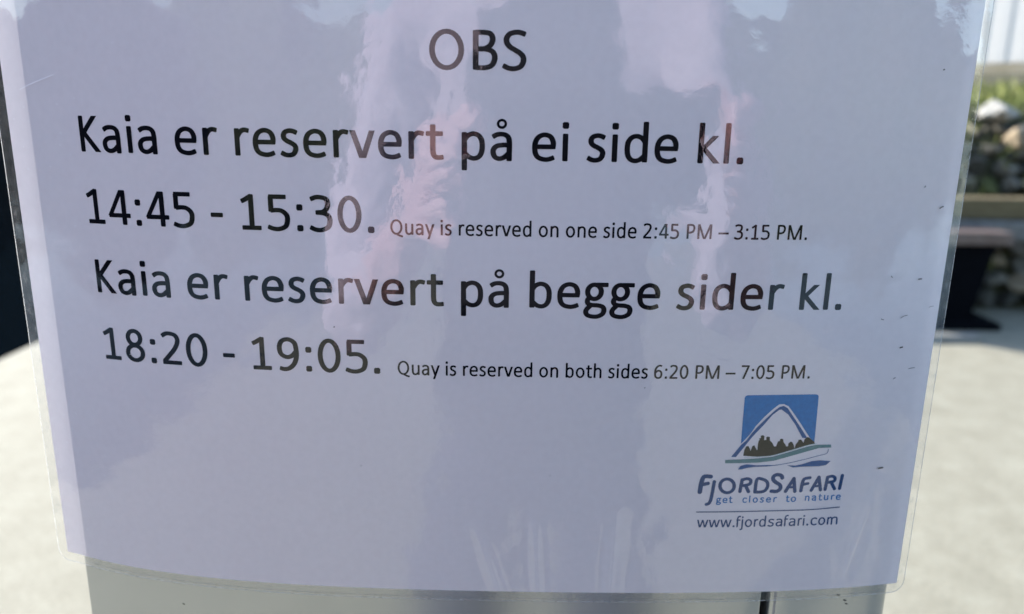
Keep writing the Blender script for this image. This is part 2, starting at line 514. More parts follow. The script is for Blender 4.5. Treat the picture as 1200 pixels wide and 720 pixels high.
def lay_poly(name, P, mat, parent, off):
    tris = tessellate_polygon([[Vector((x, y, 0)) for x, y in P]])
    bm = bmesh.new()
    vs = [bm.verts.new((x, y, 0)) for x, y in P]
    for t in tris:
        try: bm.faces.new([vs[k] for k in t])
        except ValueError: pass
    for _ in range(4):
        es = [e for e in bm.edges if e.calc_length() > 3.0]
        if not es: break
        bmesh.ops.subdivide_edges(bm, edges=es, cuts=1)
        bmesh.ops.triangulate(bm, faces=[f for f in bm.faces if len(f.verts) > 4])
    for f in bm.faces:
        f.normal_update()
        if f.normal.z < 0: f.normal_flip()
    cs = [(v.co.x, v.co.y) for v in bm.verts]
    bm.verts.index_update()
    fs = [[v.index for v in f.verts] for f in bm.faces]
    bm.free()
    W_ = at(np.array([c[0] for c in cs]), np.array([c[1] for c in cs]), off)
    return mesh_obj(name, W_, fs, mat, parent, origin=tuple(float(c) for c in W_.mean(0)))

# ------------------------------------------------------------------ ground, water, hills
QL = -2.715            # left edge of the quay
def slab(name, x0, x1, y0, y1, ztop, zbot, mat, nx=1, ny=1):
    return box(name, x0, x1, y0, y1, zbot, ztop, mat, None, 0.02)
def prism(name, P, z0, z1, mat):
    n = len(P)
    V = [(x, y, z0) for x, y in P] + [(x, y, z1) for x, y in P]
    F = [tuple(range(n))[::-1], tuple(range(n, 2 * n))] + [(i, (i + 1) % n, n + (i + 1) % n, n + i) for i in range(n)]
    return mesh_obj(name, V, F, mat)
# a pier of pale concrete; it widens into the quay beyond the notice
tag(prism('quay', [(-1.3, -7.6), (2.45, -7.2), (2.62, -3.0), (2.62, 1.2), (14, 1.4), (14, 7.5), (QL, 7.5), (QL, -0.2)], -1.6, 0.0, M['concrete']), kind='structure')
def plane(name, x0, x1, y0, y1, z, mat):
    return mesh_obj(name, [(x0, y0, z), (x1, y0, z), (x1, y1, z), (x0, y1, z)], [(0, 1, 2, 3)], mat)
tag(plane('water', -1500, 1500, -1500, 1500, -0.95, M['water']), kind='structure')
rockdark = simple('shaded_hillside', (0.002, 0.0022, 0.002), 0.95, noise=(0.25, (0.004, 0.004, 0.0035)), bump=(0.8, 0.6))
green = simple('far_hillside', (0.05, 0.075, 0.03), 0.95, noise=(0.12, (0.10, 0.10, 0.07)), bump=(0.3, 0.8))
def hill(name, path, hgt, depth, mat, seed, face=1.0):
    """ridge along a path of (x, y): steep face towards the quay, gentle back"""
    rg = np.random.default_rng(seed)
    n = 140; rows = 14
    P = np.array(path, float)
    d = np.concatenate([[0], np.cumsum(np.hypot(*np.diff(P, axis=0).T))])
    q = np.linspace(0, d[-1], n)
    X = np.interp(q, d, P[:, 0]); Y = np.interp(q, d, P[:, 1])
    tx, ty = np.gradient(X), np.gradient(Y); l = np.hypot(tx, ty); nx, ny = -ty / l, tx / l
    top = hgt * (0.75 + 0.2 * np.sin(q / 23 + seed) + 0.1 * np.sin(q / 7.3 + 2 * seed)) * np.minimum(1, np.minimum(q + 6, d[-1] - q + 6) / 25)
    V, F = [], []
    for r in range(rows):
        k = r / (rows - 1)
        hh = math.sin(min(1, k * 1.6) * math.pi / 2) if k < .7 else 1.0 - 0.35 * (k - .7) / .3
        for i in range(n):
            j = rg.uniform(-.035, .035) * hgt * (1 if 0 < r else 0)
            V.append((X[i] + nx[i] * (k ** 1.5 * depth) + j, Y[i] + ny[i] * (k ** 1.5 * depth) + j * .5, -1.2 + top[i] * hh + j * .8))
    for r in range(rows - 1):
        for i in range(n - 1):
            F.append((r * n + i, r * n + i + 1, (r + 1) * n + i + 1, (r + 1) * n + i))
    return tag(mesh_obj(name, V, F, mat, smooth=True), kind='structure')
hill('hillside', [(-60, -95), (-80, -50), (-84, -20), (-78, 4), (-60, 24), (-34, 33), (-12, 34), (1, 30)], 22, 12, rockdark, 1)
hill('far_ridge', [(260, -120), (140, -210), (0, -240), (-140, -215), (-260, -110)], 55, 90, green, 2)
hill('far_ridge', [(-300, 60), (-180, 200), (0, 260), (180, 190), (300, 60)], 70, 90, green, 3)

# ------------------------------------------------------------------ bank of stones with turf on top, right of the quay
def bank_surface():
    V, F = [], []
    xs = np.linspace(0.9, 16, 90)
    prof = [(5.15, -0.3), (5.3, 0.25), (5.5, 0.62), (5.75, 1.0), (6.05, 1.28), (6.5, 1.43), (7.5, 1.56), (9.5, 1.80), (12, 1.98), (16, 2.05), (26, 2.2)]
    rg = random.Random(4)
    for k, (y, z) in enumerate(prof):
        for x in xs:
            V.append((x + rg.uniform(-.05, .05), y + rg.uniform(-.04, .04), z + rg.uniform(-.04, .04) - max(0, 1.8 - x) * .7 * (z > 0)))
    n = len(xs)
    for r in range(len(prof) - 1):
        for i in range(n - 1):
            F.append((r * n + i, r * n + i + 1, (r + 1) * n + i + 1, (r + 1) * n + i))
    return V, F
soil = simple('dark_soil', (0.045, 0.042, 0.025), 0.95, noise=(9, (0.09, 0.085, 0.04)), bump=(30, 0.01))
bvv, bff = bank_surface()
tag(mesh_obj('bank', bvv, bff, soil, smooth=True), kind='structure')
def stone_mat(name, c1, c2, c3, rough=0.92):
    m, nt, out = new_mat(name)
    p = N(nt, 'ShaderNodeBsdfPrincipled', Roughness=rough)
    p.inputs['Specular IOR Level'].default_value = 0.25
    tc = N(nt, 'ShaderNodeTexCoord'); oi = N(nt, 'ShaderNodeObjectInfo')
    ad = N(nt, 'ShaderNodeVectorMath', operation='MULTIPLY_ADD'); ad.inputs[1].default_value = (1, 1, 1)
    nt.links.new(tc.outputs['Object'], ad.inputs[0]); nt.links.new(oi.outputs['Location'], ad.inputs[2])
    n = N(nt, 'ShaderNodeTexNoise', Scale=2.2, Detail=6.0, Roughness=0.7)
    nt.links.new(ad.outputs[0], n.inputs['Vector'])
    r = ramp(nt, [(0.36, c1), (0.5, c2), (0.60, c2), (0.66, c3)])
    nt.links.new(n.outputs[0], r.inputs[0]); nt.links.new(r.outputs[0], p.inputs['Base Color'])
    b = N(nt, 'ShaderNodeBump', Strength=1.0, Distance=0.02); nt.links.new(n.outputs[0], b.inputs['Height']); nt.links.new(b.outputs[0], p.inputs['Normal'])
    nt.links.new(p.outputs[0], out.inputs[0])
    return m
stone_m = [stone_mat('grey_stone', (0.078, 0.072, 0.058), (0.208, 0.189, 0.156), (0.390, 0.351, 0.260)),
           stone_mat('tan_stone', (0.169, 0.130, 0.085), (0.364, 0.286, 0.195), (0.546, 0.468, 0.351)),
           stone_mat('mossy_stone', (0.058, 0.065, 0.023), (0.130, 0.137, 0.052), (0.312, 0.260, 0.143)),
           stone_mat('dark_stone', (0.033, 0.030, 0.023), (0.078, 0.072, 0.058), (0.169, 0.150, 0.111)),
           stone_mat('white_stone', (0.26, 0.25, 0.23), (0.42, 0.415, 0.40), (0.50, 0.50, 0.48))]
wall_t = empty('stone_wall', (3.5, 5.3, 0.0), 'rough wall of loose grey and tan boulders below the turf, right of the notice', 'stone wall')
def stone_mesh(seed):
    rg = random.Random(seed)
    bm = bmesh.new()
    bmesh.ops.create_icosphere(bm, subdivisions=3, radius=1)
    ax = [Vector((rg.uniform(-1, 1), rg.uniform(-1, 1), rg.uniform(-1, 1))).normalized() for _ in range(12)]
    for v in bm.verts:
        c = v.co.copy()
        for a in ax:
            d = c.dot(a)
            if d > .5: c -= a * (d - .5) * .97
        v.co = c * 1.12 * rg.uniform(.985, 1.015)
    me = bpy.data.meshes.new('stone'); bm.to_mesh(me); bm.free()
    return me
variants = []
for k in range(6):
    for mi, mm in enumerate(stone_m):
        me = stone_mesh(k); me.materials.append(mm); variants.append((k, mi, me))
def stone(x, y, z, sx, sy, sz, mi, rot, k):
    me = [v for v in variants if v[0] == k and v[1] == mi][0][2]
    o = bpy.data.objects.new('stone', me)
    o.location = (x, y, z); o.scale = (sx, sy, sz); o.rotation_euler = rot
    link(o); o.parent = wall_t; o.matrix_parent_inverse = Matrix.Translation(-wall_t.location)
    return o
rg = random.Random(23)
z = 0.08
row = 0
def bank_y(z):
    return float(np.interp(z, [-0.3, 0.25, 0.62, 1.0, 1.28, 1.43], [5.15, 5.3, 5.5, 5.75, 6.05, 6.5]))
while z < 1.42:
    x = 1.3 + rg.uniform(0, .2) + max(0, z - .2) * .5
    while x < 7.2:
        w = rg.uniform(.10, .24); h = rg.uniform(.06, .10)
        mi = rg.choices([0, 1, 2, 3], [5, 2, 2, 4])[0]
        stone(x + w / 2, bank_y(z) - .05 + rg.uniform(-.04, .05), z + rg.uniform(-.02, .02), w * .58, rg.uniform(.13, .2), h, mi, (rg.uniform(-.25, .25), rg.uniform(-.2, .2), rg.uniform(-.4, .4)), rg.randrange(6))
        x += w * .95
    z += .125; row += 1
tag(stone(3.62, 5.92, 1.36, .20, .20, .11, 4, (0.1, .1, .2), 1), 'white boulder on top of the wall under the turf')
tag(stone(3.74, 5.72, 1.16, .20, .18, .15, 1, (0.1, .3, .2), 2), 'large pale tan boulder')
# timbers lying along the foot of the wall
wood_y = simple('ochre_timber', (0.1092, 0.0798, 0.0357), 0.85, noise=(18, (0.1512, 0.1176, 0.0588)), bump=(60, 0.003))
wood_g = simple('grey_timber', (0.126, 0.1218, 0.1134), 0.85, noise=(18, (0.1764, 0.1722, 0.1638)), bump=(60, 0.003))
tag(box('timber_beam', 2.2, 7.4, 4.98, 5.16, 0.66, 0.80, wood_y, None, 0.012), 'ochre stained timber beam lying along the boulders, upper of two', 'beam')
tag(box('timber_beam', 1.9, 7.2, 4.90, 5.18, 0.535, 0.655, wood_g, None, 0.012), 'weathered grey timber beam under the ochre one, in front of the boulders', 'beam')
for i, x in enumerate((2.35, 4.75, 6.6)):
    tag(box('timber_post', x, x + .16, 4.94, 5.12, 0.0, 0.532, wood_g, None, 0.01),
        ['grey timber post under the left end of the beams', 'grey timber post under the middle of the beams', 'grey timber post under the right end of the beams'][i], 'post')
# turf
turf_m = simple('grass_blades', (0.13, 0.16, 0.035), 0.8, noise=(3, (0.26, 0.27, 0.07)))
V, F = [], []
for k in range(15000):
    x = rg.uniform(2.0, 12.5); y = 6.1 + abs(rg.gauss(0, 1.1))
    if y > 11.5: continue
    zb = float(np.interp(y, [6.05, 6.5, 7.5, 9.5, 12], [1.28, 1.43, 1.56, 1.80, 1.98])) - .04
    h = rg.uniform(.05, .14); a = rg.uniform(0, 6.28); w = .012
    dx, dy = math.cos(a) * w, math.sin(a) * w; lx, ly = rg.uniform(-.06, .06), rg.uniform(-.06, .06)
    b = len(V)
    V += [(x - dx, y - dy, zb), (x + dx, y + dy, zb), (x + dx * .6 + lx * .4, y + dy * .6 + ly * .4, zb + h * .6), (x + lx, y + ly, zb + h)]
    F += [(b, b + 1, b + 2), (b, b + 2, b + 3)]
for k in range(3500):      # dry tufts growing out of the joints of the wall
    x = rg.uniform(2.4, 6.5); zb = rg.uniform(.25, 1.35); y = bank_y(zb) - rg.uniform(.10, .2)
    if rg.random() > .25 + .5 * math.sin(x * 9 + zb * 13) : continue
    h = rg.uniform(.04, .12); a = rg.uniform(0, 6.28); w = .008
    dx, dy = math.cos(a) * w, math.sin(a) * w; lx, ly = rg.uniform(-.05, .05), rg.uniform(-.1, .0)
    b = len(V)
    V += [(x - dx, y - dy, zb), (x + dx, y + dy, zb), (x + lx, y + ly, zb + h)]
    F += [(b, b + 1, b + 2)]
tag(mesh_obj('grass', V, F, turf_m), 'green turf along the top of the boulders', 'grass', kind='stuff')

# ------------------------------------------------------------------ white boathouse
white = simple('white_paint', (0.76, 0.73, 0.69), 0.6, noise=(4, (0.80, 0.775, 0.74)))
house = empty('white_building', (0, 0, 0), 'white board-clad building standing above the turf, right of the notice', 'building')
tanm = simple('tan_plinth', (0.34, 0.29, 0.20), 0.9, noise=(6, (0.42, 0.37, 0.28)))
roofm = simple('dark_roofing', (0.05, 0.05, 0.055), 0.7, noise=(8, (0.08, 0.08, 0.09)))
box('foundation', -6.0, 6.0, -0.06, 5.0, -0.8, 0.14, tanm, house, 0.01)
box('wall', -5.94, 5.94, 0.0, 4.94, 0.142, 2.9, white, house, 0.01)
x = -5.94; k = 0; bdm = None
while x < 5.8:
    if bdm is None:
        bdm = box('cladding_board', x, x + .15, -0.05, -0.005, 0.15, 2.88, white, house, 0.004); x0b = x
    else:
        o = bdm.copy(); link(o); o.parent = house; o.location = bdm.location + Vector((x - x0b, -0.007 if k % 2 else 0, 0))
    x += .153; k += 1
V = [(-6.3, -0.45, 2.85), (6.3, -0.45, 2.85), (6.3, 2.5, 4.6), (-6.3, 2.5, 4.6), (-6.3, 5.4, 2.85), (6.3, 5.4, 2.85)]
V += [(a, b, c + .14) for a, b, c in V]
ROOF_F = [(0, 1, 2, 3), (3, 2, 5, 4), (6, 9, 8, 7), (9, 10, 11, 8), (0, 6, 7, 1), (1, 7, 8, 2), (2, 8, 11, 5), (5, 11, 10, 4), (4, 10, 9, 3), (3, 9, 6, 0)]
mesh_obj('roof', V, ROOF_F, roofm, house)
house.location = (7.35, 12.0, 2.0); house.rotation_euler = (0, 0, math.radians(-45))

# ------------------------------------------------------------------ low table and batten on the quay
navy = simple('dark_blue_black_paint', (0.0015, 0.0018, 0.003), 0.9, noise=(10, (0.0025, 0.003, 0.005)), spec=0.06)
brown = simple('brown_table_top', (0.108, 0.072, 0.0576), 0.6, noise=(14, (0.144, 0.108, 0.0936)), bump=(60, 0.001))
table = empty('low_table', (2.6, 4.85, 0.0), 'low table with a reddish brown top on a near-black base, right of the notice', 'table')
for k in range(4):
    box('top_board', 2.1, 3.09, 4.60 + .165 * k, 4.755 + .165 * k, 0.545, 0.625, brown, table, 0.01)
bm = bmesh.new()
bs = [(2.25, 2.93, 4.66, 5.12, 0.03), (2.2, 3.02, 4.64, 5.16, 0.543)]
vv = []
for x0, x1, y0, y1, z0 in bs:
    vv.append([bm.verts.new(p) for p in ((x0, y0, z0), (x1, y0, z0), (x1, y1, z0), (x0, y1, z0))])
for i in range(4):
    bm.faces.new((vv[0][i], vv[0][(i + 1) % 4], vv[1][(i + 1) % 4], vv[1][i]))
bm.faces.new(vv[0][::-1]); bm.faces.new(vv[1])
bmesh.ops.bevel(bm, geom=bm.edges[:], offset=.01, segments=2, affect='EDGES')
bm_obj('pedestal', bm, navy, table)
box('foot', 2.2, 3.08, 4.56, 5.2, 0.0, 0.05, navy, table, 0.01)
bt = box('wooden_batten', -0.22, 0.22, -.035, .035, 0.0, 0.04, wood_g, None, 0.006)
bt.data.materials[0] = simple('bleached_wood', (0.20, 0.195, 0.17), 0.8, noise=(20, (0.25, 0.24, 0.23)))
bt.location = (2.60, 4.33, 0.001); bt.rotation_euler = (0, 0, 0.06)
tag(bt, 'short bleached wooden batten lying on the quay before the dark table base', 'batten')


# ------------------------------------------------------------------ the cabinet the notice hangs on
cabinet = empty('metal_cabinet', (0.0, 0.10, 0.0), 'grey steel cabinet with a dark upright seam, behind and below the laminated notice', 'cabinet')
GAP0, GAP1 = 99.6, 102.6
def plate(name, s0, s1, lip0=0, lip1=0, z0=0.06, z1=1.42, thick=2.0, back=0.5):
    """bowed sheet-metal plate; lip: edge rolled back over that many mm"""
    ss = list(np.linspace(s0, s1, max(4, int((s1 - s0) / 5))))
    prof = []
    for s in ss: prof.append(at1(s, 0, -back)[:2])
    if lip0:
        r = lip0
        pts = [at1(s0 - r * math.sin(a), 0, -back - r * (1 - math.cos(a)))[:2] for a in [math.pi / 2 * k / 6 for k in range(6, 0, -1)]]
        p2 = at1(s0 - r, 0, -back - r - 12)[:2]
        prof = [p2] + pts + prof
    if lip1:
        r = lip1
        pts = [at1(s1 + r * math.sin(a), 0, -back - r * (1 - math.cos(a)))[:2] for a in [math.pi / 2 * k / 6 for k in range(1, 7)]]
        p2 = at1(s1 + r, 0, -back - r - 12)[:2]
        prof = prof + pts + [p2]
    # inner profile
    inner = []
    for i, p in enumerate(prof):
        a, b = prof[max(0, i - 1)], prof[min(len(prof) - 1, i + 1)]
        tx, ty = b[0] - a[0], b[1] - a[1]; l = math.hypot(tx, ty)
        inner.append((p[0] - ty / l * thick / 1000 * 1.0, p[1] + tx / l * thick / 1000))
    verts, faces = [], []
    n = len(prof)
    for z in (z0, z1):
        verts += [(p[0], p[1], z) for p in prof] + [(p[0], p[1], z) for p in inner]
    for i in range(n - 1):
        faces += [(i, i + 1, 2 * n + i + 1, 2 * n + i), (n + i + 1, n + i, 3 * n + i, 3 * n + i + 1),
                  (i + 1, i, n + i, n + i + 1), (2 * n + i, 2 * n + i + 1, 3 * n + i + 1, 3 * n + i)]
    faces += [(0, 2 * n, 3 * n, n), (n - 1, 2 * n - 1, 4 * n - 1, 3 * n - 1)]
    o = mesh_obj(name, verts, faces, M['steel'], cabinet, smooth=False, origin=(0, 0, (z0 + z1) / 2))
    bm = bmesh.new(); bm.from_mesh(o.data); bmesh.ops.recalc_face_normals(bm, faces=bm.faces)
    for f in bm.faces: f.smooth = abs(f.normal.z) < 0.5
    bm.to_mesh(o.data); bm.free()
    o.data.set_sharp_from_angle(angle=math.radians(50))
    return o
plate('door_panel', -140.9, GAP0 - 0.8, lip0=1.6, lip1=0.8)
tag(plate('side_panel', GAP1 + 2.6, 144.4, lip0=2.6, lip1=1.6), 'narrow steel strip right of the dark seam')
xl, yl = at1(-142.2, 0, -12)[:2]; xr, yr = at1(145.8, 0, -12)[:2]
box('cabinet_body', xl + 0.002, xr - 0.002, max(yl, yr) + 0.002, 0.20, 0.06, 1.415, M['steel'], cabinet, 0.003)
xg0, yg0 = at1(GAP0 - 6, 0, -14)[:2]; xg1, yg1 = at1(GAP1 + 8, 0, -14)[:2]
box('seam_backing', xg0, xg1, yg0 + 0.0005, yg0 + 0.003, 0.065, 1.41, M['dark'], cabinet)
box('top_lid', xl - 0.004, xr + 0.004, -0.004, 0.205, 1.4205, 1.436, M['steel'], cabinet, 0.004)
box('plinth', xl + 0.012, xr - 0.012, 0.03, 0.19, 0.0, 0.0595, M['dark'], cabinet, 0.003)

# ------------------------------------------------------------------ the laminated notice
notice = empty('laminated_notice', at1(0, -108, 0), 'laminated white paper notice with black lettering and a blue boat emblem, on the grey cabinet', 'notice')
def sheet(name, s0, s1, t0, t1, off, mat, ds=2.0, dt=2.0, hfun=None, parent=notice):
    ns = int((s1 - s0) / ds) + 1; nt_ = int((t1 - t0) / dt) + 1
    S_, T_ = np.meshgrid(np.linspace(s0, s1, ns), np.linspace(t0, t1, nt_))
    S1, T1 = S_.ravel(), T_.ravel()
    h = hfun(S1, T1) if hfun else 0.0
    x = np.interp(S1, _S, _X); z = bow(S1); d = np.interp(S1, _S, _dz); Ln = np.sqrt(1 + d * d)
    o = off + h
    V = np.stack([(x - d / Ln * o) / 1000, -(z + o / Ln) / 1000, T1 / 1000 + H0], -1)
    me = bpy.data.meshes.new(name)
    me.vertices.add(len(V)); me.vertices.foreach_set('co', (V - np.array([0, 0, H0])).ravel())
    i = np.arange(ns - 1)[None, :] + (np.arange(nt_ - 1) * ns)[:, None]
    q = np.stack([i, i + 1, i + ns + 1, i + ns], -1).reshape(-1, 4)
    me.loops.add(q.size); me.loops.foreach_set('vertex_index', q.ravel())
    me.polygons.add(len(q)); me.polygons.foreach_set('loop_start', np.arange(len(q)) * 4)
    me.polygons.foreach_set('use_smooth', np.ones(len(q), dtype=bool))
    me.update(calc_edges=True); me.validate()
    me.materials.append(mat)
    ob = bpy.data.objects.new(name, me); ob.location = (0, 0, H0); link(ob)
    ob.parent = parent; ob.matrix_parent_inverse = Matrix.Translation(-parent.location)
    return ob
FLUTES = ((2.0, 9.6, -80, 2.2, 0.55), (21.2, 23.0, -73, 2.0, 0.52), (48, 47.2, -73, 3.0, 0.72))
rng = np.random.default_rng(3)
_W = [(rng.uniform(-1, 1), rng.uniform(-1, 1), rng.uniform(0, 6.28)) for _ in range(40)]
def film_height(s, t):
    h = 0
    for k, (a, b, ph) in enumerate(_W):
        lam = 14 + 60 * (k / 40) ** 1.3
        n = math.hypot(a, b)
        # stretched a little along the height of the sheet, as laminate waves are
        h = h + 0.0012 * lam ** 0.9 * 0.10 * np.sin(2 * np.pi / lam * (a / n * s + 0.7 * b / n * t) + ph)
    # crease near the bottom right corner, and shallow dents beside it
    def ridge(x0, y0, x1, y1, w, hh):
        dx, dy = x1 - x0, y1 - y0; l = math.hypot(dx, dy)
        u = ((s - x0) * dx + (t - y0) * dy) / l; v = ((s - x0) * -dy + (t - y0) * dx) / l
        return hh * np.exp(-(v / w) ** 2) / (1 + np.exp(-(u) / 2)) / (1 + np.exp((u - l) / 2.5))
    h = h + ridge(126.8, -101, 132.5, -76, 0.9, 0.6) - ridge(129.6, -100, 134.0, -82, 1.9, 0.26)
    h = h + ridge(121, -92, 124, -104, 1.6, 0.06)
    # shallow upright flutes where the bottom edge buckles
    for x0, x1, y1, w, hh in FLUTES:
        u = np.clip((y1 - t) / 16, 0, 1); v = s - (x0 + (x1 - x0) * np.clip((y1 - t) / (y1 + 105), 0, 1))
        h = h + hh * np.sqrt(u) * np.exp(-(v / w) ** 2)
    return np.clip(h, -0.2, 0.75)
paper = sheet('paper', -148.5, 148.5, -105, 105, 0.0, M['paper'], 1.65, 6.0)
tag(paper, kind=None)
film = sheet('film', -148.5, 148.5, -105, 105, 0.34, M['film'], 0.66, 0.66, film_height)
# sealed clear border round the paper, with rounded outer corners
OS0, OS1, OT0, OT1, CR = -152.4, 151.2, -108.4, 108.4, 4.5
def outline(n=7):
    P = []
    for cx, cy, a0 in ((OS1 - CR, OT1 - CR, 0), (OS0 + CR, OT1 - CR, 90), (OS0 + CR, OT0 + CR, 180), (OS1 - CR, OT0 + CR, 270)):
        for k in range(n): 
            a = math.radians(a0 + 90 * k / (n - 1)); P.append((cx + CR * math.cos(a), cy + CR * math.sin(a)))
    return resample(P + [P[0]], 2.0)[:-1]
def border_mesh():
    O = outline()
    I = [(min(148.3, max(-148.3, x)), min(104.8, max(-104.8, y))) for x, y in O]
    verts, faces = [], []
    n = len(O)
    rows = 4
    for r in range(rows + 1):
        k = r / rows
        for (a, b), (c, d) in zip(I, O):
            s, t = a + (c - a) * k, b + (d - b) * k
            verts.append(at1(s, t, 0.36 - 0.22 * k + 0.04 * math.sin(s * .31 + t * .23) * k))
    for r in range(rows):
        for i in range(n):
            j = (i + 1) % n
            f = (r * n + i, (r + 1) * n + i, (r + 1) * n + j, r * n + j)
            faces.append(f)
    return verts, faces
bv, bf = border_mesh()
sealed = mesh_obj('sealed_border', bv, bf, M['border'], notice, smooth=True, origin=(0, 0, H0))
# the cut edge: a thin rounded bead all round
def tube(name, pts, r, mat, parent, sides=6, closed=False, origin=None, taper=None):
    verts, faces = [], []
    n = len(pts)
    P = [Vector(p) for p in pts]
    for i, p in enumerate(P):
        a = P[(i - 1) % n] if closed else P[max(0, i - 1)]
        b = P[(i + 1) % n] if closed else P[min(n - 1, i + 1)]
        d = (b - a).normalized()
        u = d.cross(Vector((0, -1, 0.01))).normalized(); v = d.cross(u)
        rr = r * (taper(i / (n - 1)) if taper else 1)
        for k in range(sides):
            an = 2 * math.pi * k / sides
            verts.append(tuple(p + (u * math.cos(an) + v * math.sin(an)) * rr))
    m = n if closed else n - 1
    for i in range(m):
        j = (i + 1) % n
        for k in range(sides):
            l = (k + 1) % sides
            faces.append((i * sides + k, i * sides + l, j * sides + l, j * sides + k))
    if not closed:
        faces += [tuple(range(sides))[::-1], tuple(range((n - 1) * sides, n * sides))]
    return mesh_obj(name, verts, faces, mat, parent, smooth=True, origin=origin)
tube('cut_edge', [at1(s, t, 0.14) for s, t in outline()], 0.00012, M['rim'], notice, closed=True, origin=(0, 0, H0))

# ---- print on the paper
EM = 16.933
def line(text, x, y, em=EM, end=None, **k):
    st, w = text_strokes(text, x, y, em, **k)
    if end is not None:
        x1 = max(q[0] for s in st for p in s for q in p); x0 = min(q[0] for s in st for p in s for q in p)
        xs = (end - x) / (x1 - x)
        k['xscale'] = k.get('xscale', 1) * xs
        st, w = text_strokes(text, x, y, em, **k)
    return st
rows = [
    ('OBS', -12.45, 63.0, EM, 15.9, {}),
    ('Kaia er reservert p\u00e5 ei side kl.', -121.9, 37.8, EM, 80.0, {}),
    ('14:45 - 15:30.', -121.9, 15.85, EM, -28.6, {}),
    ('Kaia er reservert p\u00e5 begge sider kl.', -121.9, -6.35, EM, 115.0, {}),
    ('18:20 - 19:05.', -121.6, -28.55, EM, -28.0, {}),
    ('Quay is reserved on one side 2:45 PM \u2013 3:15 PM.', -24.1, 15.45, 7.06, 101.6, dict(wv=98, wh=82)),
    ('Quay is reserved on both sides 6:20 PM \u2013 7:05 PM.', -22.8, -28.75, 7.06, 107.4, dict(wv=98, wh=82)),
]
for text, x, y, em, end, kw in rows:
    lay_strokes('lettering', line(text, x, y, em, end, **kw), M['ink'], paper)
